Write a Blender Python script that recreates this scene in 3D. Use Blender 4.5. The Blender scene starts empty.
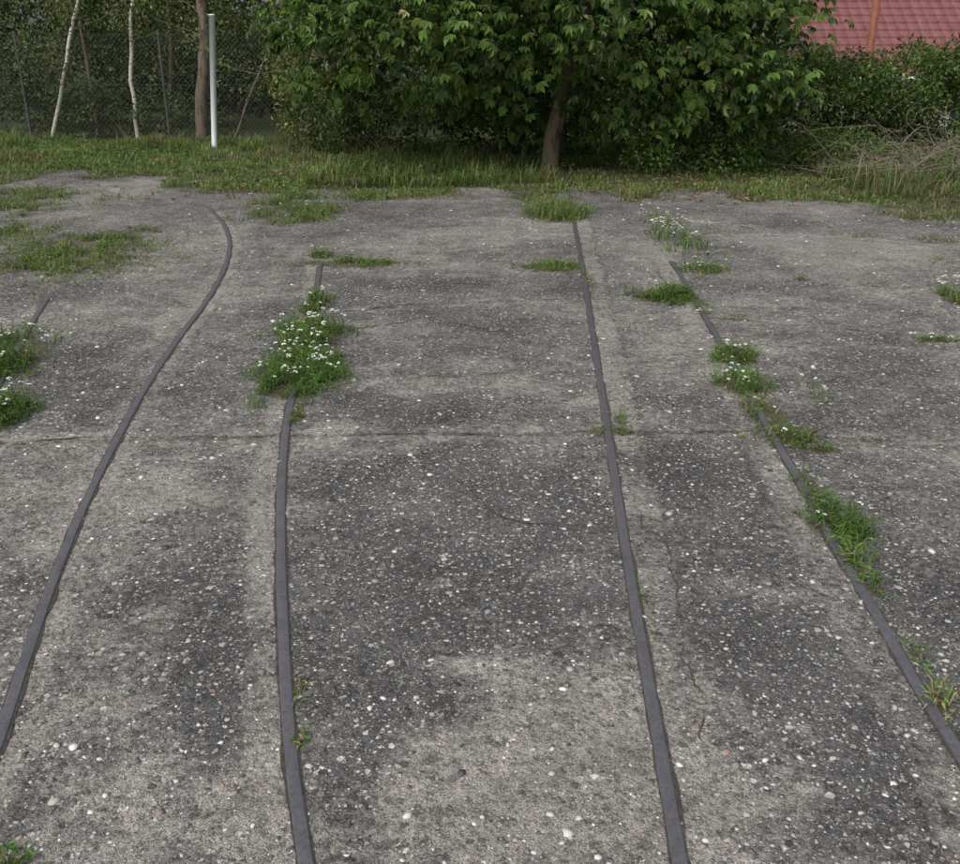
import bpy, math, numpy as np
from mathutils import Vector
rng = np.random.default_rng(7)
scene = bpy.context.scene
# ---------------------------------------------------------------- camera calibration
H = 1.6; F = 960.0; HOR = 45.0
TH = math.atan((432-HOR)/F); C = math.cos(TH); S = math.sin(TH)
def G(u, v):
    du = u-480; dv = v-432
    d = C*dv+F*S
    return np.array([H*du/d, H*(F*C-dv*S)/d])
def P3(u, v, Y):
    du = u-480; dv = v-432
    fw = F*C-dv*S; d = C*dv+F*S
    return np.array([Y*du/fw, Y, H-Y*d/fw])
cd = bpy.data.cameras.new("camera"); cam = bpy.data.objects.new("camera", cd)
scene.collection.objects.link(cam); scene.camera = cam
cam.location = (0, 0, H); cam.rotation_euler = (math.pi/2-TH, 0, 0)
cd.lens = 36; cd.sensor_width = 36; cd.sensor_fit = 'HORIZONTAL'; cd.clip_end = 2000; cd.clip_start = 0.05
# ---------------------------------------------------------------- noise
TAB = np.random.default_rng(3).random((256, 256))
def vn(x, y):
    xi = np.floor(x).astype(int); yi = np.floor(y).astype(int)
    fx = x-xi; fy = y-yi; fx = fx*fx*(3-2*fx); fy = fy*fy*(3-2*fy)
    a = TAB[xi % 256, yi % 256]; b = TAB[(xi+1) % 256, yi % 256]
    c = TAB[xi % 256, (yi+1) % 256]; d = TAB[(xi+1) % 256, (yi+1) % 256]
    return (a*(1-fx)+b*fx)*(1-fy)+(c*(1-fx)+d*fx)*fy
def fbm(x, y, sc=1., o=4, s=0.):
    r = 0; a = .5; t = 0
    for i in range(o):
        r = r+a*vn(x*sc+s+17.3*i, y*sc+s*1.7+9.1*i); t += a; a *= .5; sc *= 2.03
    return r/t
def sstep(a, b, x):
    t = np.clip((x-a)/(b-a), 0, 1); return t*t*(3-2*t)
# ---------------------------------------------------------------- mesh helpers
def link(o, parent=None):
    scene.collection.objects.link(o)
    if parent is not None: o.parent = parent
    return o
def empty(name):
    o = bpy.data.objects.new(name, None); return link(o)
def np_mesh(name, V, Fc, mat=None, col=None, smooth=False, parent=None, attrs=None):
    V = np.asarray(V, dtype=np.float32); Fc = np.asarray(Fc, dtype=np.int32)
    k = Fc.shape[1]
    me = bpy.data.meshes.new(name)
    me.vertices.add(len(V)); me.vertices.foreach_set("co", V.ravel())
    me.loops.add(Fc.size); me.loops.foreach_set("vertex_index", Fc.ravel())
    me.polygons.add(len(Fc))
    me.polygons.foreach_set("loop_start", np.arange(0, Fc.size, k, dtype=np.int32))
    me.polygons.foreach_set("use_smooth", np.full(len(Fc), smooth, dtype=bool))
    me.update(calc_edges=True)
    if col is not None:
        a = me.color_attributes.new("Col", 'FLOAT_COLOR', 'POINT')
        c4 = np.ones((len(V), 4), dtype=np.float32); c4[:, :3] = col
        a.data.foreach_set("color", c4.ravel())
    if attrs:
        for n, x in attrs.items():
            a = me.attributes.new(n, 'FLOAT', 'POINT'); a.data.foreach_set("value", x.astype(np.float32).ravel())
    if mat: me.materials.append(mat)
    return link(bpy.data.objects.new(name, me), parent)
class Acc:
    def __init__(s): s.V = []; s.F = []; s.C = []; s.n = 0
    def add(s, V, Fc, col=None):
        V = np.asarray(V, float); s.V.append(V); s.F.append(np.asarray(Fc)+s.n); s.n += len(V)
        if col is None: col = np.ones((len(V), 3))*.5
        col = np.asarray(col, float)
        if col.ndim == 1: col = np.tile(col, (len(V), 1))
        s.C.append(col)
    def build(s, name, mat, smooth=False, parent=None):
        return np_mesh(name, np.vstack(s.V), np.vstack(s.F), mat, np.vstack(s.C), smooth, parent)
def unit(a): return a/np.maximum(np.linalg.norm(a, axis=-1, keepdims=True), 1e-9)
def leaf_arr(p, d, n, L, W, col, six=False, fold=.25):
    N = len(p); d = unit(d); s = unit(np.cross(d, n)); m = np.cross(s, d)
    L = np.broadcast_to(L, (N,))[:, None]; W = np.broadcast_to(W, (N,))[:, None]
    if six:
        pts = [p, p+d*L*.35+s*W*.33+m*W*fold*.5, p+d*L*.68+s*W*.5+m*W*fold-0*m, p+d*L-m*L*.15,
               p+d*L*.68-s*W*.5+m*W*fold, p+d*L*.35-s*W*.33+m*W*fold*.5]
        tri = [(0, 1, 2), (0, 2, 3), (0, 3, 4), (0, 4, 5)]
    else:
        pts = [p, p+d*L*.5+s*W*.5+m*W*fold, p+d*L-m*L*.1, p+d*L*.5-s*W*.5+m*W*fold]
        tri = [(0, 1, 2), (0, 2, 3)]
    k = len(pts)
    V = np.stack(pts, 1).reshape(-1, 3)
    Fc = (np.arange(N)[:, None, None]*k+np.array(tri)[None]).reshape(-1, 3)
    return V, Fc, np.repeat(col, k, axis=0)
def blades(p, h, w, lean, col, tipcol=None):
    N = len(p); a = rng.random(N)*6.283
    dx = np.stack([np.cos(a), np.sin(a), 0*a], 1); sd = np.stack([-np.sin(a), np.cos(a), 0*a], 1)
    h = h[:, None]; w = np.broadcast_to(w, (N,))[:, None]; lean = lean[:, None]
    up = np.array([0, 0, 1.])
    b = p; m = p+up*h*.6+dx*h*lean*.35; t = p+up*h*(1-.35*lean)+dx*h*lean
    V = np.stack([b-sd*w/2, b+sd*w/2, m+sd*w*.4, m-sd*w*.4, t], 1).reshape(-1, 3)
    Fc = (np.arange(N)[:, None, None]*5+np.array([(0, 1, 2), (0, 2, 3), (3, 2, 4)])[None]).reshape(-1, 3)
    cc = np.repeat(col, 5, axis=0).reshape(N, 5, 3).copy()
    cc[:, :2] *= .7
    return V, Fc, cc.reshape(-1, 3)
def tube(pts, rad, k=6, closed=True):
    pts = np.asarray(pts, float); n = len(pts)
    rad = np.broadcast_to(rad, (n,))
    T = unit(np.gradient(pts, axis=0))
    ref = np.array([0.31, 0.77, 0.2]) if abs(T[0, 2]) > .7 else np.array([0, 0, 1.])
    s = unit(np.cross(T, ref)); m = np.cross(s, T)
    a = np.arange(k)*2*math.pi/k
    V = (pts[:, None]+rad[:, None, None]*(np.cos(a)[None, :, None]*s[:, None]+np.sin(a)[None, :, None]*m[:, None])).reshape(-1, 3)
    Fc = []
    for i in range(n-1):
        for j in range(k):
            q = (i*k+j, i*k+(j+1) % k, (i+1)*k+(j+1) % k, (i+1)*k+j)
            Fc += [(q[0], q[1], q[2]), (q[0], q[2], q[3])]
    if closed:
        V = np.vstack([V, pts[-1]]); c = len(V)-1
        for j in range(k): Fc.append(((n-1)*k+j, (n-1)*k+(j+1) % k, c))
    return V, np.array(Fc)
def smooth_path(P, n=8):
    P = np.asarray(P, float); Q = np.vstack([2*P[0]-P[1], P, 2*P[-1]-P[-2]]); out = []
    for i in range(1, len(Q)-2):
        for t in np.arange(n)/n:
            a, b, c, d = Q[i-1], Q[i], Q[i+1], Q[i+2]
            out.append(.5*((2*b)+(-a+c)*t+(2*a-5*b+4*c-d)*t*t+(-a+3*b-3*c+d)*t**3))
    out.append(P[-1]); return np.array(out)
def box(a, b):
    x0, y0, z0 = a; x1, y1, z1 = b
    V = [(x0, y0, z0), (x1, y0, z0), (x1, y1, z0), (x0, y1, z0), (x0, y0, z1), (x1, y0, z1), (x1, y1, z1), (x0, y1, z1)]
    Q = [(0, 3, 2, 1), (4, 5, 6, 7), (0, 1, 5, 4), (1, 2, 6, 5), (2, 3, 7, 6), (3, 0, 4, 7)]
    Fc = []
    for q in Q: Fc += [(q[0], q[1], q[2]), (q[0], q[2], q[3])]
    return np.array(V, float), np.array(Fc)
# ---------------------------------------------------------------- materials
class NT:
    def __init__(s, name):
        s.m = bpy.data.materials.new(name); s.m.use_nodes = True
        s.t = s.m.node_tree; s.t.nodes.clear()
        s.out = s.t.nodes.new("ShaderNodeOutputMaterial")
    def n(s, typ, ins=None, **kw):
        nd = s.t.nodes.new("ShaderNode"+typ)
        for k, v in kw.items(): setattr(nd, k, v)
        for k, v in (ins or {}).items():
            if isinstance(v, bpy.types.NodeSocket): s.t.links.new(v, nd.inputs[k])
            else: nd.inputs[k].default_value = v
        return nd
    def math(s, op, a, b=0., clamp=False):
        return s.n("Math", {0: a, 1: b}, operation=op, use_clamp=clamp).outputs[0]
    def mix(s, f, a, b, typ='MIX'):
        nd = s.t.nodes.new("ShaderNodeMix"); nd.data_type = 'RGBA'; nd.blend_type = typ
        for k, v in ((0, f), (6, a), (7, b)):
            if isinstance(v, bpy.types.NodeSocket): s.t.links.new(v, nd.inputs[k])
            else: nd.inputs[k].default_value = v if k == 0 else (*v[:3], 1)
        return nd.outputs[2]
    def ramp(s, f, st, interp='LINEAR'):
        nd = s.t.nodes.new("ShaderNodeValToRGB"); r = nd.color_ramp; r.interpolation = interp
        while len(r.elements) > 1: r.elements.remove(r.elements[-1])
        f4 = lambda c: (*c, 1) if not np.isscalar(c) else (c, c, c, 1)
        r.elements[0].position = st[0][0]; r.elements[0].color = f4(st[0][1])
        for p, c in st[1:]:
            e = r.elements.new(p); e.color = f4(c)
        s.t.links.new(f, nd.inputs[0]); return nd.outputs[0]
    def noise(s, v, sc, det=4, rough=.55):
        return s.n("TexNoise", {"Vector": v, "Scale": sc, "Detail": det, "Roughness": rough}).outputs[0]
    def attr(s, nme): return s.n("Attribute", attribute_name=nme)
    def fin(s, sh): s.t.links.new(sh, s.out.inputs[0]); return s.m
def leafmat(name, trans=.3, rough=.5):
    t = NT(name); c = t.attr("Col").outputs[0]
    p = t.n("BsdfPrincipled", {"Base Color": c, "Roughness": rough, "Specular IOR Level": .35})
    if trans <= 0: return t.fin(p.outputs[0])
    tr = t.n("BsdfTranslucent", {"Color": c})
    mx = t.n("MixShader", {0: trans, 1: p.outputs[0], 2: tr.outputs[0]})
    return t.fin(mx.outputs[0])
M_leaf = leafmat("leaf_material", .3, .45)
M_grass = leafmat("grass_material", .25, .6)
M_dry = leafmat("dry_twig_material", .0, .9)
def barkmat(name, c1, c2, sc=8, bands=False):
    t = NT(name); tc = t.n("TexCoord").outputs["Object"]
    mp = t.n("Mapping", {"Vector": tc, "Scale": (1, 1, .25) if not bands else (1, 1, 5.)}).outputs[0]
    nz = t.noise(mp, sc, 5, .65)
    col = t.ramp(nz, [(.35, c1), (.5 if not bands else .42, c2), (.75, c2)])
    b = t.n("Bump", {"Height": nz, "Strength": .8, "Distance": .03}).outputs[0]
    return t.fin(t.n("BsdfPrincipled", {"Base Color": col, "Roughness": .9, "Normal": b}).outputs[0])
M_bark = barkmat("bark_material", (.05, .04, .028), (.16, .125, .09), 14)
M_birch = barkmat("birch_bark_material", (.06, .055, .05), (.56, .53, .46), 5, True)
def simple(name, col, rough=.6, metal=0., var=.3, sc=12., bump=.2, bd=.003):
    t = NT(name); tc = t.n("TexCoord").outputs["Object"]; nz = t.noise(tc, sc, 5, .6)
    c = np.array(col)
    cr = t.ramp(nz, [(.3, tuple(c*(1-var))), (.7, tuple(np.minimum(c*(1+var), .9)))])
    b = t.n("Bump", {"Height": nz, "Strength": bump, "Distance": bd}).outputs[0]
    return t.fin(t.n("BsdfPrincipled", {"Base Color": cr, "Roughness": rough, "Metallic": metal, "Normal": b}).outputs[0])
M_flower = simple("flower_petal_material", (.76, .76, .70), .7, var=.08)
M_post = simple("white_post_paint_material", (.78, .82, .86), .5, var=.05, sc=6)
M_wire = simple("fence_wire_material", (.05, .055, .05), .7, .0)
M_fpost = simple("fence_post_material", (.06, .06, .055), .7)
M_rust = simple("rusty_steel_material", (.19, .065, .036), .8, var=.35, sc=7)
M_wall = simple("render_wall_material", (.5, .46, .4), .9, var=.06, sc=3)
M_glass = simple("window_glass_material", (.03, .035, .04), .1, var=.05)
M_frame = simple("window_frame_material", (.55, .55, .53), .5, var=.03)
M_gap_shade = simple("dirt_gap_shade_material", (.05, .043, .036), .95, var=.6, sc=60, bump=.8)  # dirt tone with the shade of the rail-side gap painted in
M_crack = simple("crack_material", (.055, .05, .045), .95, var=.6, sc=90, bump=.8)

def concrete():
    t = NT("exposed_aggregate_concrete")
    tc = t.n("TexCoord").outputs["Object"]
    wob = t.n("TexNoise", {"Vector": tc, "Scale": 70., "Detail": 1.}).outputs[1]
    wv = t.n("VectorMath", {0: wob, 1: (.5, .5, .5)}, operation='SUBTRACT').outputs[0]
    wv = t.n("VectorMath", {0: wv, 3: .014}, operation='SCALE').outputs[0]
    co = t.n("VectorMath", {0: tc, 1: wv}, operation='ADD').outputs[0]
    sand = t.attr("sand").outputs["Fac"]; soil = t.attr("soil").outputs["Fac"]; seam = t.attr("seam").outputs["Fac"]
    n1 = t.noise(tc, 7, 6, .62); n2 = t.noise(tc, 2.1, 5, .6); n3 = t.noise(tc, 260, 2, .7); n4 = t.noise(tc, 30, 5, .72)
    sm = t.math('ADD', sand, t.math('MULTIPLY', t.math('SUBTRACT', n1, .5), 1.6))
    sm = t.math('ADD', sm, t.math('MULTIPLY', t.math('SUBTRACT', n4, .5), 1.7))
    sm = t.n("MapRange", {0: sm, 1: .08, 2: 1., 3: 0., 4: 1.}).outputs[0]
    def layer(sc, off, tmin, tmax, sharp):
        c2 = t.n("VectorMath", {0: co, 1: off}, operation='ADD').outputs[0]
        v = t.n("TexVoronoi", {"Vector": c2, "Scale": sc, "Randomness": 1.}, voronoi_dimensions='2D')
        sp = t.n("SeparateColor", {0: v.outputs["Color"]})
        thr = t.n("MapRange", {0: sp.outputs[1], 1: 0., 2: 1., 3: tmin, 4: tmax}).outputs[0]
        m = t.math('MULTIPLY', t.math('SUBTRACT', thr, v.outputs["Distance"]), sharp, True)
        return m, sp.outputs[0]
    mA, rA = layer(42., (0, 0, 0), -1.0, .50, 12)
    mB, rB = layer(90., (3.1, 1.7, 0), -.35, .60, 9)
    mC, rC = layer(195., (7.1, 4.7, 0), .0, .6, 7)
    peb = [(0., (.06, .058, .058)), (.2, (.12, .117, .115)), (.42, (.22, .21, .195)), (.6, (.31, .28, .245)), (.75, (.44, .42, .385)), (.9, (.62, .605, .58)), (.97, (.68, .665, .64)), (1., (.32, .21, .17))]
    pebd = [(0., (.05, .048, .048)), (.35, (.12, .116, .112)), (.6, (.22, .21, .195)), (.8, (.35, .33, .30)), (1., (.52, .505, .475))]
    cA = t.ramp(rA, peb); cB = t.ramp(rB, peb); cC = t.ramp(rC, pebd)
    g = t.ramp(n3, [(.3, .5), (.7, 1.4)])
    darkc = t.ramp(n2, [(.3, (.078, .075, .075)), (.5, (.105, .102, .102)), (.72, (.16, .156, .153))])
    sandc = t.ramp(n1, [(.3, (.27, .252, .225)), (.7, (.43, .402, .36))])
    base = t.mix(sm, darkc, sandc)
    pit = t.ramp(n4, [(.34, .42), (.5, 1.0), (.65, 1.15)])
    base = t.mix(1., base, pit, 'MULTIPLY')
    base = t.mix(1., base, g, 'MULTIPLY')
    base = t.mix(t.math('MULTIPLY', mC, t.n("MapRange", {0: sm, 1: 0., 2: 1., 3: .85, 4: .6}).outputs[0]), base, cC)
    base = t.mix(t.math('MULTIPLY', mB, t.n("MapRange", {0: sm, 1: 0., 2: 1., 3: .95, 4: .55}).outputs[0]), base, cB)
    base = t.mix(t.math('MULTIPLY', mA, t.n("MapRange", {0: sm, 1: 0., 2: 1., 3: 1., 4: .65}).outputs[0]), base, cA)
    st = t.ramp(n2, [(.35, .84), (.65, 1.14)])
    base = t.mix(1., base, st, 'MULTIPLY')
    sf = t.math('MULTIPLY', seam, t.ramp(n4, [(.38, 1.), (.62, .25)]))
    base = t.mix(sf, base, (.07, .066, .055))
    so = t.math('ADD', soil, t.math('MULTIPLY', t.math('SUBTRACT', n4, .5), 1.3))
    so = t.n("MapRange", {0: so, 1: .40, 2: .75, 3: 0., 4: 1.}).outputs[0]
    soc = t.ramp(n1, [(.3, (.07, .06, .038)), (.6, (.11, .11, .05)), (.8, (.20, .17, .12))])
    base = t.mix(so, base, soc)
    h = t.math('ADD', t.math('MULTIPLY', mA, 1.2), t.math('MULTIPLY', mB, .7))
    h = t.math('ADD', h, t.math('MULTIPLY', mC, .3)); h = t.math('ADD', h, t.math('MULTIPLY', n4, 2.6)); h = t.math('ADD', h, t.math('MULTIPLY', n3, .4))
    b = t.n("Bump", {"Height": h, "Strength": 1., "Distance": .009}).outputs[0]
    return t.fin(t.n("BsdfPrincipled", {"Base Color": base, "Roughness": .85, "Specular IOR Level": .3, "Normal": b}).outputs[0])
M_conc = concrete()
def railmat():
    t = NT("worn_rail_steel"); tc = t.n("TexCoord").outputs["Object"]
    n = t.noise(tc, 9, 6, .7); n2 = t.noise(tc, 90, 4, .75)
    c = t.ramp(n, [(.3, (.095, .096, .112)), (.55, (.135, .135, .152)), (.75, (.135, .112, .10))])
    c = t.mix(t.ramp(n2, [(.45, 0.), (.7, .7)]), c, (.072, .054, .045))
    b = t.n("Bump", {"Height": n2, "Strength": .5, "Distance": .002}).outputs[0]
    return t.fin(t.n("BsdfPrincipled", {"Base Color": c, "Roughness": .40, "Metallic": .3, "Specular IOR Level": .5, "Normal": b}).outputs[0])
M_rail = railmat()
def soilmat():
    t = NT("soil_ground"); tc = t.n("TexCoord").outputs["Object"]
    n = t.noise(tc, 1.3, 6, .65); n2 = t.noise(tc, 20, 4, .7)
    c = t.ramp(n, [(.3, (.05, .046, .027)), (.55, (.055, .08, .025)), (.75, (.10, .09, .05))])
    c = t.mix(1., c, t.ramp(n2, [(.3, .6), (.7, 1.4)]), 'MULTIPLY')
    b = t.n("Bump", {"Height": n2, "Strength": .8, "Distance": .03}).outputs[0]
    return t.fin(t.n("BsdfPrincipled", {"Base Color": c, "Roughness": .95, "Normal": b}).outputs[0])
M_soil = soilmat()
# ---------------------------------------------------------------- layout on the ground
rail_px = {
 1: [(-70, 930), (-32, 820), (0, 738), (28, 655), (60, 565), (90, 494), (120, 434), (150, 381), (180, 337), (207, 301), (222, 275), (229, 254), (229, 238), (222, 222), (208, 207)],
 2: [(318, 950), (306, 864), (294, 780), (287, 700), (283, 620), (281, 540), (282, 480), (286, 430), (294, 390), (305, 345), (316, 295), (321, 262)],
 3: [(701, 990), (680, 864), (655, 722), (634, 600), (618, 500), (606, 420), (595, 350), (586, 290), (580, 255), (574, 222)],
 4: [(1060, 930), (1010, 840), (962, 757), (920, 690), (880, 622), (840, 555), (800, 483), (778, 445), (742, 382), (702, 312), (672, 262)],
 0: [(-30, 440), (5, 372), (33, 322), (48, 298)]}
rails = {k: smooth_path([G(*p) for p in v], 8) for k, v in rail_px.items()}
def railx(k, y):
    P = rails[k]; return np.interp(y, P[:, 1], P[:, 0])
def gz(x, y):
    return (fbm(x, y, .9, 3, 5.)-.5)*.02*sstep(0, 1, y+1)
def ell(x, y, u, v, ru, rv):
    c = G(u, v); rx = abs(G(u+ru, v)[0]-c[0]); ry = abs(G(u, v-rv)[1]-G(u, v+rv)[1])/2
    return ((x-c[0])/rx)**2+((y-c[1])/ry)**2
bpts = np.array([G(*p) for p in [(-300, 190), (-100, 186), (0, 184), (60, 174), (165, 177), (210, 196), (345, 197), (450, 191), (520, 194), (620, 190), (700, 196), (800, 200), (880, 209), (960, 221), (1150, 240)]])
def verge(x, y):
    yb = np.interp(x, bpts[:, 0], bpts[:, 1])
    return sstep(-.5, .5, y-yb+(fbm(x, y, 1.6, 4, 2.)-.5)*2.6)
# (u, v, ru, rv, height, density/m2, flowers, dryness)
patches = [
 (68, 255, 95, 24, .05, 1100, 0, .25), (115, 236, 45, 10, .05, 1000, 0, .2), (12, 212, 50, 12, .06, 900, 0, .2), (25, 196, 65, 9, .07, 900, 0, .2), (10, 235, 50, 16, .05, 700, 0, .3),
 (55, 288, 32, 9, .03, 400, 0, .9), (40, 270, 70, 18, .04, 500, 0, .7),
 (298, 214, 56, 11, .07, 1300, 6, .15), (285, 200, 40, 8, .08, 900, 10, .2), (352, 264, 54, 5, .05, 1400, 0, .1), (322, 256, 14, 5, .07, 1500, 0, .1),
 (552, 267, 34, 5, .05, 1800, 0, .05), (555, 214, 34, 9, .16, 1500, 0, .15),
 (668, 296, 34, 9, .08, 2600, 4, .05), (700, 270, 28, 6, .05, 1300, 3, .1), (680, 245, 30, 14, .14, 500, 34, .1), (705, 318, 12, 14, .04, 900, 2, .5),
 (733, 358, 26, 9, .08, 2600, 5, .1), (742, 386, 32, 11, .08, 2200, 6, .1), (762, 412, 22, 14, .05, 1500, 2, .5), (790, 438, 34, 9, .06, 2300, 1, .25), (822, 450, 22, 5, .04, 1800, 0, .5),
 (812, 492, 18, 20, .05, 2200, 0, .05), (838, 530, 34, 24, .08, 3000, 2, .0), (870, 585, 12, 14, .05, 1500, 0, .3), (850, 560, 14, 14, .05, 1800, 0, .2),
 (302, 376, 46, 25, .10, 4600, 36, .0), (308, 338, 38, 18, .10, 3200, 22, .05), (314, 306, 14, 12, .09, 1800, 3, .1),
 (5, 360, 44, 28, .13, 4000, 30, .05), (0, 415, 30, 22, .10, 4500, 12, .05),
 (936, 702, 16, 14, .06, 1800, 0, .5), (915, 655, 9, 12, .04, 1000, 0, .5), (616, 432, 22, 5, .03, 1300, 0, .6), (620, 420, 8, 6, .05, 1300, 0, .3), (303, 745, 5, 14, .02, 700, 0, .3), (300, 700, 4, 20, .015, 700, 0, .6),
 (8, 866, 28, 10, .05, 2600, 0, .1), (957, 300, 18, 9, .09, 1500, 12, .2), (937, 341, 24, 3, .03, 1800, 4, .2), (866, 440, 12, 2, .02, 1000, 0, .4), (858, 236, 28, 3, .04, 500, 0, .5),
 (802, 281, 9, 2, .03, 1000, 0, .4), (945, 240, 35, 3, .04, 600, 0, .5), (880, 287, 24, 2, .02, 500, 0, .4), (952, 262, 22, 4, .04, 700, 0, .4), (790, 196, 30, 6, .10, 700, 0, .5), (630, 196, 22, 7, .12, 900, 0, .5),
 (297, 415, 8, 14, .03, 1400, 0, .3), (735, 318, 14, 3, .03, 700, 0, .3), (815, 398, 16, 12, .09, 120, 3, .5), (660, 222, 20, 7, .1, 500, 8, .4), (120, 200, 30, 6, .05, 350, 0, .5), (590, 285, 5, 26, .02, 600, 0, .5), (650, 610, 4, 30, .012, 400, 0, .6),
 (220, 188, 40, 6, .06, 700, 0, .4), (420, 196, 60, 5, .06, 500, 0, .5)]
joints_px = [[(-60, 446), (60, 441), (180, 437), (275, 435)], [(292, 434), (400, 434), (520, 435), (605, 433)], [(620, 433), (700, 432), (765, 430)], [(800, 436), (880, 440), (1010, 450)],
          [(705, 318), (780, 324), (870, 332), (990, 345)], [(345, 312), (430, 304), (560, 300)], [(590, 298), (640, 300)], [(240, 300), (300, 296)], [(700, 236), (800, 236), (990, 250)], [(345, 232), (560, 228)]]
# ---------------------------------------------------------------- concrete slab yard
xs = np.concatenate([np.arange(-16, -8, .4), np.arange(-8, 8, .02), np.arange(8, 16.1, .4)])
ys = [-5.]
while ys[-1] < 13.6:
    y = ys[-1]; ys.append(y+(.4 if y < .8 else .015+.0022*max(y-1, 0)))
ys = np.array(ys)
X, Y = np.meshgrid(xs, ys); x = X.ravel(); y = Y.ravel()
sand = .36+(fbm(x, y, 1.4, 4, 11.)-.5)*1.1+.03*sstep(4, 8, y)
sand_p = [(560, 800, 150, 95, .75), (505, 700, 110, 40, .5), (450, 680, 40, 14, .4), (640, 720, 50, 90, .5), (175, 495, 60, 24, .7), (175, 470, 35, 14, .3), (35, 470, 70, 40, .45), (85, 500, 40, 60, .25), (100, 690, 55, 120, .2), (150, 770, 70, 60, .25), (240, 800, 40, 70, .3),
          (750, 810, 90, 60, .55), (850, 252, 95, 18, .9), (790, 242, 60, 8, .6), (900, 300, 60, 12, .3), (570, 407, 30, 9, .9), (470, 385, 90, 9, .6), (440, 340, 60, 20, .3), (500, 230, 70, 14, .5), (410, 270, 60, 14, .35), (770, 590, 40, 16, .6), (690, 365, 40, 30, .3), (110, 190, 70, 10, .7), (60, 320, 60, 25, .3), (180, 250, 60, 30, .4), (400, 440, 120, 6, .4), (720, 690, 20, 50, .3), (520, 310, 70, 12, .35), (230, 290, 40, 60, .3), (445, 595, 22, 8, .6),
          (460, 366, 100, 7, .5), (390, 328, 60, 8, .4), (640, 245, 30, 22, .5), (640, 330, 26, 40, .35), (770, 300, 50, 9, .4), (840, 348, 80, 8, .4), (300, 445, 60, 7, .4), (160, 330, 14, 40, .4), (450, 245, 90, 8, .4), (540, 345, 40, 8, .5), (860, 450, 90, 6, .35)]
dark_p = [(440, 520, 140, 75, .5), (400, 630, 120, 30, .5), (360, 720, 55, 90, .6), (205, 545, 60, 60, .5), (240, 640, 35, 70, .35), (60, 790, 45, 60, .55), (850, 660, 100, 110, .55), (760, 640, 60, 60, .5), (720, 500, 70, 55, .45), (900, 560, 60, 60, .45), (530, 480, 70, 30, .35), (880, 390, 90, 40, .35), (370, 405, 50, 14, .35), (690, 640, 30, 60, .4), (130, 600, 40, 30, .3), (860, 800, 70, 50, .45), (570, 620, 50, 30, .35), (410, 480, 90, 30, .3), (60, 420, 40, 20, .25), (420, 405, 90, 12, .45), (480, 350, 70, 8, .35), (20, 590, 25, 60, .45),
          (430, 285, 80, 8, .35), (760, 265, 60, 8, .3), (690, 400, 50, 20, .3), (120, 390, 30, 30, .3), (190, 390, 30, 30, .25), (860, 310, 60, 8, .3), (460, 318, 60, 6, .3), (190, 700, 40, 50, .3), (250, 240, 25, 20, .3)]
wx = x+(fbm(x, y, 3., 4, 31.)-.5)*.45; wy = y+(fbm(x, y, 3., 4, 41.)-.5)*.6
for (u, v, a, b, s) in sand_p: sand += .85*s*(1-sstep(.1, 1.8, ell(wx, wy, u, v, a, b)))
for (u, v, a, b, s) in dark_p: sand -= .85*s*(1-sstep(.1, 1.8, ell(wx, wy, u, v, a, b)))
def strip(k, d0, d1, s):
    P = rails[k]; d = x-railx(k, y); ok = (y > P[0, 1]-3) & (y < P[-1, 1]+.2)
    d = d+(fbm(x, y, 7., 4, 71.)-.5)*.07
    return s*ok*sstep(d0-.02, d0, d)*(1-sstep(d1-.02, d1+.02, d))*(.4+1.2*fbm(x, y, 1.5, 3, 81.))
sand += strip(1, 0, .09, .4)+strip(2, -.10, 0, .6)+strip(3, 0, .15, .6)+strip(4, -.14, 0, .55)+strip(1, -.07, 0, .25)
# grime gathered along joints and strip edges
seam = np.zeros_like(x); jw = (fbm(x, y, 2.5, 5, 61.)-.5)*.10
for jn in joints_px:
    Q = np.array([G(*p) for p in jn]); yj = np.interp(x, Q[:, 0], Q[:, 1]); ok = (x > Q[0, 0]) & (x < Q[-1, 0])
    dj = np.abs(y-yj+jw)
    seam = np.maximum(seam, ok*.75*(1-sstep(.0, .035, dj)))
    sand += ok*.3*(1-sstep(.04, .14, dj))
for k, off in ((1, .10), (2, -.11), (3, .16), (4, -.15)):
    dj = np.abs(x-railx(k, y)-off+(fbm(x, y, 5., 5, 66.)-.5)*.07); ok = (y < rails[k][-1, 1])
    seam = np.maximum(seam, ok*.75*sstep(.42, .6, fbm(x, y, 1.2, 4, 93.+k))*(1-sstep(.0, .028, dj)))
soil = verge(x, y)
for p in patches:
    soil = np.maximum(soil, (.75*min(1, p[5]/1500))*(1-sstep(.4, 1.2, ell(x, y, *p[:4])+(fbm(x, y, 9., 3, 3.)-.5)*1.)))
z = gz(x, y)-.006*seam
nx, ny = len(xs), len(ys)
i = (np.arange(ny-1)[:, None]*nx+np.arange(nx-1)[None]).ravel()
np_mesh("concrete_yard", np.stack([x, y, z], 1), np.stack([i, i+1, i+nx+1, i+nx], 1), M_conc, smooth=True, attrs={"sand": sand, "soil": soil, "seam": seam})
# ---------------------------------------------------------------- terrain
def tz(x, y):
    b = -.04+(fbm(x, y, .3, 3, 8.)-.5)*.12*sstep(14, 20, y)
    return b-1.45*sstep(18.2, 23.5, y)*sstep(2.5, 6.0, x)
g = np.concatenate([[-900, -400, -150, -60, -35], np.arange(-25, 26, 1.), [35, 60, 150, 400, 900]])
gy = np.concatenate([[-900, -300, -80, -20, -6], np.arange(-4, 40, 1.), [60, 150, 400, 900]])
TX, TY = np.meshgrid(g, gy); tx = TX.ravel(); ty = TY.ravel()
nx = len(g); i = (np.arange(len(gy)-1)[:, None]*nx+np.arange(nx-1)[None]).ravel()
np_mesh("ground", np.stack([tx, ty, tz(tx, ty)], 1), np.stack([i, i+1, i+nx+1, i+nx], 1), M_soil, smooth=True)
def gtop(x, y): return np.where(y < 13.5, gz(x, y), tz(x, y))
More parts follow.
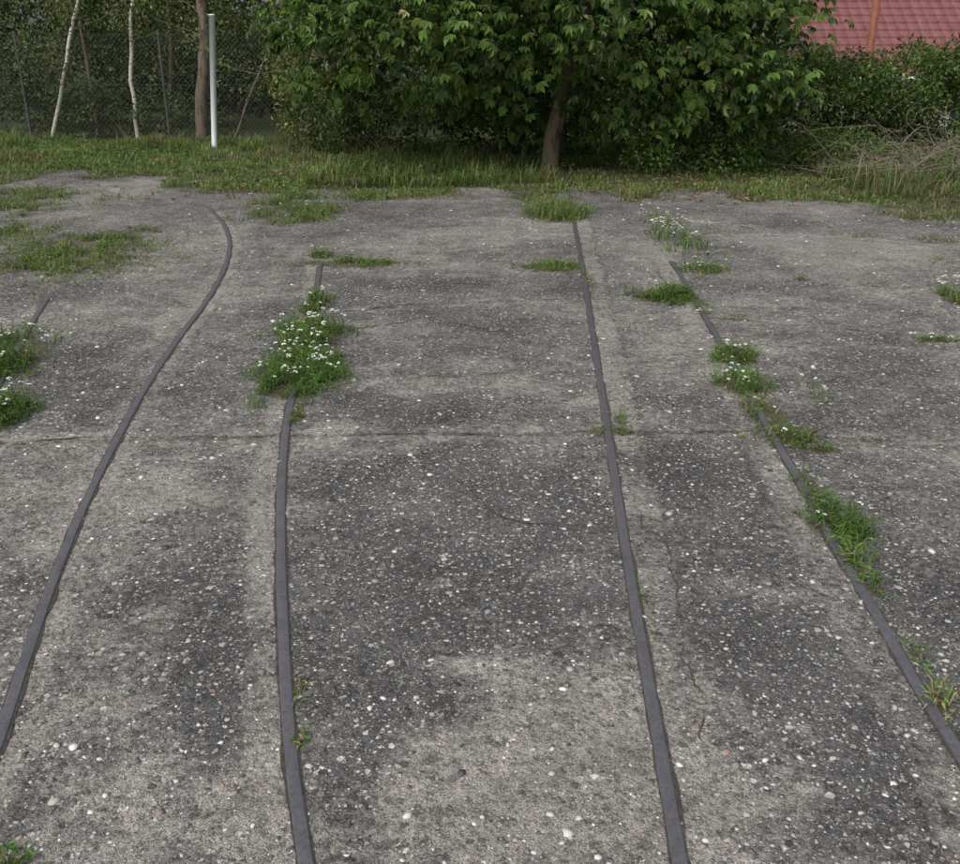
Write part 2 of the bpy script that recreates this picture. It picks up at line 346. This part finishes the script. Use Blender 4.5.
# ---------------------------------------------------------------- rails
def sweep(P, prof, jit=None):
    n = len(P); T = unit(np.gradient(P, axis=0)); Nn = np.stack([T[:, 1], -T[:, 0]], 1)
    k = len(prof); V = []
    for j, (o, h) in enumerate(prof):
        oo = o+(jit[:, j] if jit is not None else 0)
        xy = P+Nn*np.reshape(oo, (-1, 1)); V.append(np.column_stack([xy, gz(P[:, 0], P[:, 1])+h]))
    V = np.stack(V, 1).reshape(-1, 3)
    ii = np.arange(n-1)[:, None]*k+np.arange(k-1)[None]; ii = ii.ravel()
    q = np.stack([ii, ii+k, ii+k+1, ii+1], 1)
    Fc = np.vstack([q[:, [0, 1, 2]], q[:, [0, 2, 3]]]); return V, Fc
def dens(P, step=.02):
    d = np.r_[0, np.cumsum(np.linalg.norm(np.diff(P, axis=0), axis=1))]
    s = np.arange(0, d[-1], step); return np.stack([np.interp(s, d, P[:, 0]), np.interp(s, d, P[:, 1])], 1)
side = {1: 1, 2: -1, 3: 1, 4: -1, 0: 1}
wd = .0165
for k in (1, 2, 3, 4, 0):
    P = dens(rails[k]); par = empty("narrow_gauge_rail")
    prof = [(-wd, -.05), (-wd, .0035), (-wd+.003, .0065), (-wd*.3, .0072), (wd*.3, .0072), (wd-.003, .0065), (wd, .0035), (wd, -.05)]
    n = len(P); jt = np.zeros((n, 8)); s_ = np.arange(n)*.02
    e1 = (fbm(s_, s_*0+3, 6, 4, 9.+k)-.5)*.003; e2 = (fbm(s_, s_*0+8, 6, 4, 29.+k)-.5)*.003
    jt[:, 0] = jt[:, 1] = e1; jt[:, 6] = jt[:, 7] = e2
    V, Fc = sweep(P, prof, jt); np_mesh("rail_head", V, Fc, M_rail, smooth=False, parent=par)
    for sg, ww in ((side[k], .007), (-side[k], .004)):  # flat dirt strips, coloured dark in place of the shaded gap beside the rail
        a = fbm(s_, s_*0, 9, 5, 4.+sg+k)
        j = np.zeros((n, 2)); j[:, 1] = sg*(a-.5)*ww*3
        V, Fc = sweep(P, [(sg*(wd-.004), .0030), (sg*(wd+ww), .0025)], j)
        np_mesh("dirt_gap_shade", V, Fc, M_gap_shade, parent=par)
def ribbon(acc, pts, w, wob, seed, cut=.38):
    P = dens(smooth_path(np.array(pts), 6), .012); n = len(P)
    T = unit(np.gradient(P, axis=0)); Nn = np.stack([T[:, 1], -T[:, 0]], 1)
    s = np.arange(n)*.012
    P = P+Nn*((fbm(s, s*0, 3, 7, seed)-.5)*wob)[:, None]
    ww = np.maximum(w*(fbm(s, s*0, 9, 5, seed+5)-cut)*3, .0003)[:, None]
    A = P-Nn*ww/2; B = P+Nn*ww/2; zz = gz(P[:, 0], P[:, 1])+.0035
    V = np.vstack([np.column_stack([A, zz]), np.column_stack([B, zz])])
    i = np.arange(n-1); Fc = np.vstack([np.stack([i, i+n, i+1], 1), np.stack([i+1, i+n, i+n+1], 1)])
    acc.add(V, Fc)
ac = Acc()
cr = [[(335, 372), (350, 380), (395, 372), (440, 378), (520, 372)], [(640, 512), (655, 560), (668, 640), (685, 700), (700, 745)], [(420, 360), (470, 352), (545, 362)], [(460, 480), (500, 520), (560, 530)], [(820, 380), (880, 372), (960, 380)], [(350, 330), (420, 322), (500, 332), (570, 326)], [(430, 345), (480, 340), (560, 346)], [(380, 290), (450, 284), (540, 290)], [(705, 330), (760, 345), (850, 345)], [(60, 350), (110, 345), (160, 352)]]
for q, c in enumerate(cr): ribbon(ac, [G(*p) for p in c], .009, .2, 120.+q*5, .36)
for q, jn in enumerate(joints_px[:6]): ribbon(ac, [G(*p) for p in jn], .012, .07, 3.+q*7, .38)
ac.build("slab_cracks", M_crack)
# ---------------------------------------------------------------- loose / embedded pebbles (real geometry)
import bmesh
bm = bmesh.new(); bmesh.ops.create_icosphere(bm, subdivisions=1, radius=1)
iv = np.array([v.co[:] for v in bm.verts]); ifc = np.array([[v.index for v in f.verts] for f in bm.faces]); bm.free()
N = 32000
py = 1.2+(rng.random(N)**1.35)*9.0; px = (rng.random(N)*2-1)*(py*.62+.4)
dn = fbm(px, py, 2.5, 3, 21.); keep = rng.random(N) < (.35+1.2*(dn-.3)); px, py = px[keep], py[keep]; N = len(px)
r = np.clip(.0031*np.exp(rng.normal(0, .5, N)), .0017, .012)*(1+.05*py)
sc = np.stack([r*(.8+.7*rng.random(N)), r*(.7+.5*rng.random(N)), r*(.25+.25*rng.random(N))], 1)
a = rng.random(N)*6.28; ca, sa = np.cos(a)[:, None], np.sin(a)[:, None]
dv = iv[None]*(1+.28*rng.standard_normal((N, len(iv), 1)))
vx = dv[:, :, 0]*sc[:, :1]; vy = dv[:, :, 1]*sc[:, 1:2]; vz = dv[:, :, 2]*sc[:, 2:3]
V = np.stack([vx*ca-vy*sa+px[:, None], vx*sa+vy*ca+py[:, None], vz+(gz(px, py)+r*.04)[:, None]], 2).reshape(-1, 3)
Fc = (np.arange(N)[:, None, None]*len(iv)+ifc[None]).reshape(-1, 3)
pal = np.array([(.52, .505, .475), (.42, .40, .365), (.30, .28, .25), (.18, .175, .17), (.09, .09, .09), (.32, .23, .19), (.22, .245, .25), (.62, .605, .58)])
pc = pal[rng.choice(8, N, p=[.19, .2, .18, .14, .11, .03, .06, .09])]*(.8+.4*rng.random((N, 1)))
np_mesh("loose_gravel", V, Fc, leafmat("pebble_material", 0., .8), np.repeat(pc, len(iv), 0), smooth=True)
# ---------------------------------------------------------------- greenery colours
def gcol(N, dry=.15, base=(.085, .17, .032), v=.35):
    c = np.array(base)*(1-v+2*v*rng.random((N, 1)))
    c[:, 0] *= 1+.35*rng.random(N)
    d = rng.random(N) < dry
    c[d] = np.array((.28, .235, .125))*(.6+.7*rng.random((d.sum(), 1)))
    return c
def scatter(n, x0, x1, y0, y1): return rng.random(n)*(x1-x0)+x0, rng.random(n)*(y1-y0)+y0
ac = Acc()
gx, gyy = scatter(290000, -12, 12, 9.2, 18.4)
dn = verge(gx, gyy)*(.1+1.3*fbm(gx, gyy, 1.4, 4, 14.))
shade = ((gx-1.2)/3.6)**2+((gyy-14.2)/2.2)**2
dn *= np.where((gx > 4.6) & (gyy < 13.5), .55, 1.)*np.where(shade < 1, .45, 1)
k = rng.random(len(gx)) < dn; gx, gyy = gx[k], gyy[k]; N = len(gx)
clumpn = fbm(gx, gyy, 2.6, 4, 19.)
tall = .7*sstep(12.8, 16.5, gyy)*sstep(.42, .7, clumpn)
tall = np.maximum(tall, .8*sstep(.4, .6, clumpn)*(np.abs(gx+.6) < 1.6)*(gyy > 11.8))
h = (.03+.055*rng.random(N)**1.5)*(1+3.6*tall)*(.4+1.3*fbm(gx, gyy, 3.3, 3, 23.))
cc = gcol(N, .10, (.098, .182, .037)); br = fbm(gx, gyy, .9, 4, 77.)
cc *= (.45+1.1*br)[:, None]; bro = (rng.random(N) < sstep(.48, .7, fbm(gx, gyy, 1.3, 4, 91.))*.55+np.where(gx > 5, .25, 0)); cc[bro] = np.array((.23, .185, .10))*(.5+.6*rng.random((bro.sum(), 1)))
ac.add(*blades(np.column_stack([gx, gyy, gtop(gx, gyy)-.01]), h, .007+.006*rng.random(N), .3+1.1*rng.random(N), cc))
n = 26000; lx, ly = scatter(n, -11, 10, 10.8, 17.8)
k = rng.random(n) < verge(lx, ly)*sstep(.42, .62, fbm(lx, ly, 1.1, 4, 64.)); lx, ly = lx[k], ly[k]; n = len(lx)
dd = rng.normal(0, 1, (n, 3)); dd[:, 2] = .1+.3*rng.random(n)
ac.add(*leaf_arr(np.column_stack([lx, ly, gtop(lx, ly)+.02+.14*rng.random(n)*sstep(11, 15, ly)]), dd, np.array([0, 0, 1.])+rng.normal(0, .4, (n, 3)), .03+.05*rng.random(n), .02+.025*rng.random(n), gcol(n, .05, (.075, .16, .034))))
ac.build("grass_verge", M_grass)
def umbels(acc, p, r):
    hexa = np.arange(6)*math.pi/3
    for c, rr in zip(p, r):
        m = 13
        o = rng.normal(0, .42, (m, 2))*rr; zz = -((o**2).sum(1))/rr*.4+rng.normal(0, .08, m)*rr
        s = rr*.26
        ce = np.column_stack([c[0]+o[:, 0], c[1]+o[:, 1], c[2]+zz])
        til = rng.normal(0, .35, (m, 2))
        ring = np.stack([np.cos(hexa), np.sin(hexa)], 1)*s
        V = ce[:, None]+np.concatenate([np.tile(ring, (m, 1, 1)), (ring[None]*til[:, None]).sum(2, keepdims=True)], 2)
        V = np.concatenate([ce[:, None]+np.array([0, 0, s*.4]), V], 1).reshape(-1, 3)
        f = np.array([(0, i+1, (i+1) % 6+1) for i in range(6)])
        acc.add(V, (np.arange(m)[:, None, None]*7+f[None]).reshape(-1, 3), (.75, .75, .7))
for p in patches:
    u, v, ru, rv, hh, de, fl, dry = p
    c = G(u, v); rx = abs(G(u+ru, v)[0]-c[0]); ry = abs(G(u, v-rv)[1]-G(u, v+rv)[1])/2
    n = int(de*math.pi*rx*ry*1.35)+12
    a = rng.random(n)*6.283; q = np.sqrt(rng.random(n))*(1+.22*rng.standard_normal(n))
    q = q*(.65+.7*vn(np.cos(a)*2+u, np.sin(a)*2+v))
    X0 = c[0]+rx*q*np.cos(a); Y0 = c[1]+ry*q*np.sin(a)
    kp = rng.random(n) < sstep(.32, .58, fbm(X0, Y0, 5., 3, 33.)) if c[1] > 3 else np.ones(n, bool)
    if kp.sum() < 8: kp[:] = True
    X0, Y0, q = X0[kp], Y0[kp], q[kp]; n = len(X0)
    par = empty("yarrow_clump" if fl > 7 else "grass_tuft")
    ac = Acc(); z0 = gtop(X0, Y0)
    h = hh*(.3+1.0*rng.random(n))*(1.2-.7*np.clip(q, 0, 1)**2)
    near = c[1] < 6; tone = (.5+1.0*fbm(X0, Y0, 9., 3, 55.))[:, None]
    far = min(1, max(0, (c[1]-5)/4)); bc = np.array((.078, .17, .032))*(1-far)+np.array((.095, .18, .037))*far
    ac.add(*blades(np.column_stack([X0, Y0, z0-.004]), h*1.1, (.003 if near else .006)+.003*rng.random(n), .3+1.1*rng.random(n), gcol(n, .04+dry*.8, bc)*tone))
    n2 = int(n*2.0); ix = rng.integers(0, n, n2)
    pp = np.column_stack([X0[ix]+rng.normal(0, .008, n2), Y0[ix]+rng.normal(0, .008, n2), z0[ix]+h[ix]*(.1+.85*rng.random(n2))])
    dd = rng.normal(0, 1, (n2, 3)); dd[:, 2] = .2+.5*rng.random(n2)
    ac.add(*leaf_arr(pp, dd, np.array([0, 0, 1.])+rng.normal(0, .3, (n2, 3)), .014+.02*rng.random(n2), .0035+.005*rng.random(n2), gcol(n2, .03+dry*.5, bc*1.1)*tone[ix]))
    ac.build("leaves", M_grass, parent=par)
    if fl:
        st = Acc(); fa = Acc()
        a = rng.random(fl)*6.283; q = np.sqrt(rng.random(fl))
        fx = c[0]+rx*q*np.cos(a)*.95; fy = c[1]+ry*q*np.sin(a)*.9; fz = gtop(fx, fy)
        fh = hh*(.9+.7*rng.random(fl)); tops = []
        for i in range(fl):
            b = np.array([fx[i], fy[i], fz[i]]); t = b+np.array([rng.normal(0, .02), rng.normal(0, .02), fh[i]])
            st.add(*tube([b, (b+t)/2+rng.normal(0, .004, 3), t], [.0015, .0012, .001], 3), (.08, .13, .04)); tops.append(t)
            for e in range(rng.integers(0, 3)):
                t2 = t+np.array([rng.normal(0, .018), rng.normal(0, .018), rng.normal(-.008, .008)])
                st.add(*tube([(b+t)/2, t2], [.001, .0008], 3), (.08, .13, .04)); tops.append(t2)
        umbels(fa, tops, .006+.009*rng.random(len(tops)))
        st.build("stems", M_grass, parent=par); fa.build("flowers", M_flower, parent=par)
ac = Acc(); n = 3000
lx, ly = scatter(n, -7, 8, 10.2, 13.6); k = rng.random(n) < (.08+.6*sstep(3.6, 1.2, abs(lx-3.2)))*sstep(10.2, 11.8, ly); lx, ly = lx[k], ly[k]; n = len(lx)
cols = np.array([(.24, .15, .07), (.17, .10, .05), (.30, .22, .11), (.2, .18, .09)])[rng.integers(0, 4, n)]
d = rng.normal(0, 1, (n, 3)); d[:, 2] *= .25
ac.add(*leaf_arr(np.column_stack([lx, ly, gtop(lx, ly)+.012]), d, np.array([0, 0, 1.])+rng.normal(0, .4, (n, 3)), .04+.05*rng.random(n), .025+.025*rng.random(n), cols, True))
ac.build("fallen_leaves", M_leaf)
# ---------------------------------------------------------------- chestnut-like tree
def clumpy(acc, centres, rad, per, L, W, base, dry=.04, droop=.3, compound=False, v=.35, ctr=None):
    nC = len(centres); N = nC*per
    ci = np.repeat(np.arange(nC), per)
    off = unit(rng.normal(0, 1, (N, 3)))*(rng.random((N, 1))**.45)*np.repeat(rad, per)[:, None]
    off[:, 2] *= .75
    p = centres[ci]+off
    out = unit(off)+rng.normal(0, .45, (N, 3)); out[:, 2] -= droop
    if ctr is not None: out += .8*unit(p-ctr)
    d = unit(out); nrm = unit(np.array([0, 0, 1.])+.5*unit(off)+rng.normal(0, .35, (N, 3)))
    tone = (.55+.85*rng.random((nC, 1)))[ci]
    col = gcol(N, dry, base, v)*tone
    if not compound:
        acc.add(*leaf_arr(p, d, nrm, L*(.7+.6*rng.random(N)), W*(.7+.6*rng.random(N)), col)); return
    s = unit(np.cross(d, nrm)); m = np.cross(s, d)
    for a, l in ((-1.25, .6), (-.6, .85), (0, 1.), (.6, .85), (1.25, .6)):
        dd = d*math.cos(a)+s*math.sin(a)-m*.35+rng.normal(0, .08, (N, 3))
        LL = L*l*(.75+.5*rng.random(N))
        acc.add(*leaf_arr(p, dd, m, LL, LL*.40, col*(.85+.3*rng.random((N, 1))), True))
def inside_tree():
    out = []
    C0 = np.array([.95, 14.0, 2.45])
    while len(out) < 480:
        v = unit(rng.normal(0, 1, 3)); r = rng.random()**.35
        p = C0+v*r*np.array([3.8, 2.5, 2.35])*(.8+.4*vn(v[0]*3+5, v[2]*3+v[1]*2+9))
        if p[2] < .35 and not (1.9 < p[0] < 3.9 and p[2] > .2): continue
        if abs(p[0]-.95) < .6 and p[2] < .85+.25*rng.random() and p[1] < 14.6: continue
        if p[0] < 0.4 and p[2] < .62+.3*rng.random(): continue
        out.append(p)
    return np.array(out), C0
cen, C0 = inside_tree()
tree = empty("chestnut_tree")
ac = Acc(); clumpy(ac, cen, .32+.22*rng.random(len(cen)), 27, .138, .06, (.082, .16, .034), .015, .45, True, ctr=C0)
ac.build("foliage", M_leaf, parent=tree)
def limb(acc, a, b, r0, r1, bend=.15, n=7, k=7):
    a = np.array(a, float); b = np.array(b, float); t = np.linspace(0, 1, n)[:, None]
    L = np.linalg.norm(b-a); P = a*(1-t)+b*t+np.sin(t*math.pi)*rng.normal(0, bend*L*.5, 3)+np.array([0, 0, 1])*np.sin(t*math.pi)*L*.08
    P[1:-1] += rng.normal(0, .012*L, (n-2, 3)); acc.add(*tube(P, np.linspace(r0, r1, n), k)); return P
base = np.r_[G(550, 168), 0]; base[2] = -.05
ac = Acc()
tp = smooth_path([base, base+[.0, 0, .12], base+[.03, 0, .5], base+[.14, 0, .95], base+[.2, .02, 1.5]], 4)
ac.add(*tube(tp, np.interp(np.arange(len(tp)), [0, 2, 5, len(tp)-1], [.19, .14, .12, .11]), 12))
top = tp[-1]
for e in [(-1.4, .3, 1.3), (.2, .5, 2.2), (1.6, -.2, 1.4), (.5, -1.0, 1.2), (-.5, -.8, 1.6), (.8, 1., 1.5)]:
    P = limb(ac, top+[0, 0, -.1-.3*rng.random()], top+np.array(e), .075, .03)
    dd = np.linalg.norm(cen-P[-1], axis=1)
    for j in np.argsort(dd)[::4][:16]: limb(ac, P[rng.integers(3, 7)], cen[j], .022, .006, .2, 6, 5)
ac.build("trunk_and_limbs", M_bark, True, tree)
# ---------------------------------------------------------------- hedge
def region(n, fn):
    out = []
    while len(out) < n:
        p = fn()
        if p is not None: out.append(p)
    return np.array(out)
def hfn():
    x = 2.9+rng.random()*10.7; y = 15.0+rng.random()*2.1
    top = 1.26+.28*vn(x*1.3, 3.)+.15*vn(x*4, 8.)
    z = top*(1-rng.random()**1.2)-.05
    return (x, y, z)
ac = Acc(); c = region(1050, hfn); clumpy(ac, c, .18+.14*rng.random(len(c)), 88, .066, .042, (.075, .145, .032), .02, .1)
hd = empty("hedge"); ac.build("foliage", M_leaf, parent=hd)
ac = Acc()
for xx in np.arange(3.8, 13.5, .35): limb(ac, (xx, 15.9, -.1), (xx+rng.normal(0, .15), 15.9+rng.normal(0, .2), 1.1), .03, .01)
ac.build("stems", M_bark, True, hd)
# ---------------------------------------------------------------- woodland
def wfn():
    x = -14+rng.random()*19; y = 18.9+rng.random()*4.5; z = rng.random()**1.2*5.2
    if vn(x*.8+4, z*.9+y*.3) < .38: return None
    if x > 3.8 and z > 3.5: return None
    return (x, y, z)
ac = Acc(); c = region(900, wfn); clumpy(ac, c, .3+.35*rng.random(len(c)), 75, .10, .05, (.055, .098, .028), .03, .2)
ac.build("woodland_undergrowth", M_leaf)
def bfn():
    return (-24+rng.random()*31, 25+rng.random()*7, rng.random()*7.5-.5)
ac = Acc(); c = region(1000, bfn); clumpy(ac, c, .7+.5*rng.random(len(c)), 45, .26, .15, (.04, .062, .022), .02, .2)
ac.build("distant_trees", M_leaf)
def shrub(name, cx, cy, w, d, h, n, per, L, basec, dry=.02):
    def fn():
        v = unit(rng.normal(0, 1, 3)); r = rng.random()**.4
        p = np.array([cx, cy, h*.45])+v*r*np.array([w, d, h*.55]); return p if p[2] > 0 else None
    par = empty(name); ac = Acc(); c = region(n, fn); clumpy(ac, c, .16+.12*rng.random(n), per, L, L*.5, basec, dry, .1)
    ac.build("foliage", M_leaf, parent=par)
    ac = Acc()
    for j in range(0, n, max(1, n//14)): limb(ac, (cx+rng.normal(0, .08), cy+rng.normal(0, .08), -.05), c[j], .015, .004, .15, 6, 5)
    ac.build("stems", M_bark, True, par)
shrub("shrub", 2.9, 13.6, 1.1, .8, .75, 60, 70, .07, (.075, .15, .032))
shrub("shrub", -1.6, 16.0, 1.6, .7, 1.1, 75, 60, .08, (.045, .09, .025))
shrub("shrub", -2.9, 17.0, .5, .5, 1.9, 50, 60, .08, (.13, .18, .042), .1)
shrub("shrub", 4.6, 13.6, 1.0, .6, .55, 50, 60, .06, (.085, .165, .034))
shrub("shrub", .8, 16.2, 1.8, .6, 1.1, 70, 60, .08, (.035, .07, .02))
shrub("shrub", -9.6, 18.6, 1.5, .5, 1.4, 60, 60, .08, (.07, .12, .042))
shrub("shrub", -6.6, 18.8, 1.6, .5, 1.2, 60, 60, .08, (.06, .105, .035))
# ---------------------------------------------------------------- slender trees
def slender(name, pts, r0, r1, mat, Y, fol=True, basec=(.10, .155, .042)):
    P = np.array([P3(u, v, Y) for u, v in pts]); P[0, 2] = -.1
    ext = P[-1]+(P[-1]-P[-2])/np.linalg.norm(P[-1]-P[-2])*2.2; P = smooth_path(np.vstack([P, ext]), 4)
    P[1:, :2] += rng.normal(0, .012, (len(P)-1, 2))
    par = empty(name); ac = Acc(); ac.add(*tube(P, np.linspace(r0, r1, len(P)), 8)); ac.build("trunk", mat, True, par)
    tips = []; ac = Acc()
    for j in range(12):
        q = P[rng.integers(len(P)//3, len(P))]; e = q+np.array([rng.normal(0, .6), rng.normal(0, .35), .2+.4*rng.random()])
        limb(ac, q, e, .010, .003, .2, 5, 5); tips.append(e); tips.append((q+e)/2)
    ac.build("twigs", M_bark, True, par)
    if fol:
        ac = Acc(); t = np.array(tips); clumpy(ac, t, np.full(len(t), .32), 50, .06, .04, basec, .08, .6); ac.build("foliage", M_leaf, parent=par)
slender("birch_tree", [(52, 150), (60, 95), (72, 30), (78, 0)], .04, .022, M_birch, 18.4)
slender("birch_tree", [(139, 145), (133, 95), (131, 40), (132, 0)], .042, .025, M_birch, 18.6)
slender("birch_tree", [(320, 148), (322, 90), (330, 50), (334, 0)], .03, .02, M_birch, 17.0)
slender("birch_tree", [(300, 148), (303, 100), (312, 55)], .022, .012, M_birch, 17.1)
slender("deciduous_tree", [(232, 146), (250, 95), (270, 45)], .025, .014, M_bark, 18.1)
slender("deciduous_tree", [(202, 148), (202, 95), (205, 45), (203, 0)], .12, .09, M_bark, 18.5)
slender("deciduous_tree", [(100, 147), (92, 95), (84, 45)], .04, .03, M_bark, 19.6)
slender("deciduous_tree", [(165, 147), (172, 80), (168, 0)], .05, .03, M_bark, 19.8)
# ---------------------------------------------------------------- chain-link fence
fence = empty("chain_link_fence"); x0, x1, yf, hf = -13., -.6, 17.9, 1.75
ac = Acc(); pit = .085; r = .0018
def seg(acc, a, b, r):
    a = np.array(a, float); b = np.array(b, float); acc.add(*tube([a, b], r, 3, False))
for s in (1, -1):
    for xx in np.arange(x0-hf, x1+hf, pit):
        xa, xb = (xx, xx+hf)
        za, zb = (0., hf) if s == 1 else (hf, 0.)
        if xa < x0: za += (x0-xa)*s; xa = x0
        if xb > x1: zb -= (xb-x1)*s; xb = x1
        if xa < xb: seg(ac, (xa, yf+s*.003, za+.03), (xb, yf+s*.003, zb+.03), r)
for zz in (.05, .95, hf+.03): seg(ac, (x0, yf-.01, zz), (x1, yf-.01, zz), .003)
ac.build("wire_mesh", M_wire, parent=fence)
ac = Acc()
for xx in np.arange(x0, x1+.1, 2.48):
    ac.add(*tube([(xx, yf+.04, -.2), (xx, yf+.04, hf+.08)], [.025, .025], 8))
ac.build("fence_posts", M_fpost, parent=fence)
# ---------------------------------------------------------------- white post
pb = G(214, 146); pt = P3(211.5, 14, pb[1]); par = empty("metal_post")
ac = Acc(); a = np.r_[pb, -.15]; b = pt
ac.add(*tube([a, b-[0, 0, .02], b-[0, 0, .019], b-[0, 0, .004], b], [.05, .05, .056, .056, .035], 20)); ac.build("tube", M_post, True, par)
# ---------------------------------------------------------------- rusty pole
pr = empty("rusty_pole"); a = P3(868, 62, 18.); b = P3(877, 0, 18.); dirv = (b-a)/(b[2]-a[2])
ac = Acc(); lo = a-dirv*(a[2]+.9); hi = b+dirv*1.3
ac.add(*tube([lo, hi], [.068, .064], 16)); ac.add(*tube([hi-dirv*.05, hi+dirv*.02, hi+dirv*.06], [.085, .085, .03], 16)); ac.add(*tube([a+dirv*.1, a+dirv*.16], [.075, .075], 16))
ac.build("tube", M_rust, True, pr)
# ---------------------------------------------------------------- house
house = empty("red_roof_house"); hx0, hx1, hy0, hy1, zg, ze = 9.0, 21., 28., 36., -1.6, 1.15
def put(name, items, mat, smooth=False):
    ac = Acc()
    for it in items: ac.add(*it)
    return ac.build(name, mat, smooth, house)
put("walls", [box((hx0, hy0, zg), (hx1, hy1, ze))], M_wall)
rz = ze+4*math.tan(math.radians(36)); ym = (hy0+hy1)/2
gv = np.array([(hx0+.01, hy0, ze), (hx0+.01, hy1, ze), (hx0+.01, ym, rz), (hx1-.01, hy0, ze), (hx1-.01, hy1, ze), (hx1-.01, ym, rz)], float)
put("gables", [(gv, np.array([(0, 2, 1), (3, 4, 5)]))], M_wall)
def roofmat():
    t = NT("red_roof_tiles"); tc = t.n("TexCoord").outputs["Object"]
    w = t.n("TexWave", {"Vector": tc, "Scale": 1.05, "Distortion": 0.}, wave_type='BANDS', bands_direction='X').outputs[1]
    n = t.noise(tc, 3, 6, .7); c = t.ramp(n, [(.3, (.15, .055, .055)), (.7, (.23, .092, .09))])
    c = t.mix(1., c, t.ramp(w, [(0., .75), (.35, 1.)]), 'MULTIPLY')
    b = t.n("Bump", {"Height": w, "Strength": .5, "Distance": .04}).outputs[0]
    return t.fin(t.n("BsdfPrincipled", {"Base Color": c, "Roughness": .7, "Normal": b}).outputs[0])
M_roof = roofmat()
rows = 17; ov = .55; its = []
sl = math.tan(math.radians(36)); y0 = hy0-ov; run = ym-y0
for sgn in (0, 1):
    for i in range(rows):
        a = i/rows*run; b = (i+1)/rows*run+.02
        za = ze-ov*sl+a*sl+.10; zb = ze-ov*sl+b*sl+.05
        ya, yb = (y0+a, y0+b) if sgn == 0 else (2*ym-y0-a, 2*ym-y0-b)
        L, R = hx0-.5, hx1+.5
        V = np.array([(L, ya, za), (R, ya, za), (R, yb, zb), (L, yb, zb), (L, ya, za-.07), (R, ya, za-.07)])
        its.append((V, np.array([(0, 1, 2), (0, 2, 3), (4, 5, 1), (4, 1, 0)])))
put("roof", its, M_roof)
put("ridge", [tube([(hx0-.5, ym, rz+.08), (hx1+.5, ym, rz+.08)], [.13, .13], 10)], M_roof)
put("fascia_gutter", [tube([(hx0-.5, y0-.06, ze-ov*sl+.02), (hx1+.5, y0-.06, ze-ov*sl+.02)], [.07, .07], 8)], M_frame)
put("windows", [box((wx_, hy0-.01, -.6), (wx_+1.2, hy0+.02, .5)) for wx_ in (10.5, 13, 18)], M_glass)
fr = []
for wx_ in (10.5, 13, 18):
    fr += [box((wx_-.08, hy0-.05, -.68), (wx_, hy0-.012, .58)), box((wx_+1.2, hy0-.05, -.68), (wx_+1.28, hy0-.012, .58)), box((wx_, hy0-.05, .5), (wx_+1.2, hy0-.012, .58)), box((wx_, hy0-.05, -.68), (wx_+1.2, hy0-.012, -.6)), box((wx_+.57, hy0-.04, -.6), (wx_+.63, hy0-.013, .5))]
put("window_frames", fr, M_frame)
put("door", [box((15.6, hy0-.03, zg), (16.6, hy0+.02, .5))], M_fpost)
put("chimney", [box((16.5, ym-.3, rz-.6), (17.2, ym+.3, rz+.8)), box((16.4, ym-.4, rz+.8), (17.3, ym+.4, rz+.9))], M_wall)
# ---------------------------------------------------------------- brushwood pile
bp = empty("brushwood_pile"); ac = Acc()
for j in range(260):
    s = np.array([4.6+rng.random()*4.0, 11.6+rng.random()*2.2, .02+.30*rng.random()])
    L = .4+1.0*rng.random(); a = rng.random()*6.283; e = s+L*np.array([math.cos(a), .6*math.sin(a), .02+.4*rng.random()**2])
    P = limb(ac, s, e, .003+.006*rng.random(), .0013, .4, 8, 4)
    ac.C[-1][:] = np.array((.24, .20, .165))*(.35+.8*rng.random())
    for e_ in range(2):
        q = P[rng.integers(2, 7)]; limb(ac, q, q+rng.normal(0, .2, 3)+[0, 0, .1], .0025, .001, .3, 5, 4); ac.C[-1][:] = np.array((.26, .22, .18))*(.4+.6*rng.random())
ac.build("twigs", M_dry, parent=bp)
ac = Acc(); n = 14000; wx_, wy_ = 4.4+rng.random(n)*5.6, 11.0+rng.random(n)*3.6
ac.add(*blades(np.column_stack([wx_, wy_, 0*wx_-.01]), .08+.5*rng.random(n)*vn(wx_*2, wy_*2), .008, .3+.8*rng.random(n), gcol(n, .35, (.085, .155, .04))))
n = 8000; wx_, wy_ = 4.4+rng.random(n)*5.6, 11.8+rng.random(n)*3
ac.add(*leaf_arr(np.column_stack([wx_, wy_, .05+.45*rng.random(n)*vn(wx_*1.5, wy_*2)]), rng.normal(0, 1, (n, 3)), np.array([0, 0, 1.])+rng.normal(0, .4, (n, 3)), .05+.03*rng.random(n), .03, gcol(n, .1, (.075, .145, .034))))
ac.build("dry_weeds", M_grass, parent=bp)
# ---------------------------------------------------------------- light
w = bpy.data.worlds.new("World"); scene.world = w; w.use_nodes = True
nt = w.node_tree; bg = nt.nodes["Background"]; sky = nt.nodes.new("ShaderNodeTexSky"); sky.sky_type = 'NISHITA'
EL, AZ = math.radians(50), math.radians(-145)
sky.sun_disc = False; sky.sun_elevation = EL; sky.sun_rotation = AZ; sky.dust_density = 4.; sky.air_density = 1.
hs = nt.nodes.new("ShaderNodeHueSaturation"); hs.inputs["Saturation"].default_value = .4
nt.links.new(sky.outputs[0], hs.inputs["Color"]); nt.links.new(hs.outputs[0], bg.inputs[0]); bg.inputs[1].default_value = .15
sd = bpy.data.lights.new("sun", 'SUN'); sd.energy = 2.1; sd.angle = math.radians(35); sd.color = (1, .96, .90)
so = link(bpy.data.objects.new("sun", sd))
dirn = Vector((math.sin(AZ)*math.cos(EL), math.cos(AZ)*math.cos(EL), math.sin(EL)))
so.rotation_euler = dirn.to_track_quat('Z', 'Y').to_euler()
scene.view_settings.view_transform = 'Standard'; scene.view_settings.look = 'None'; scene.view_settings.exposure = 0
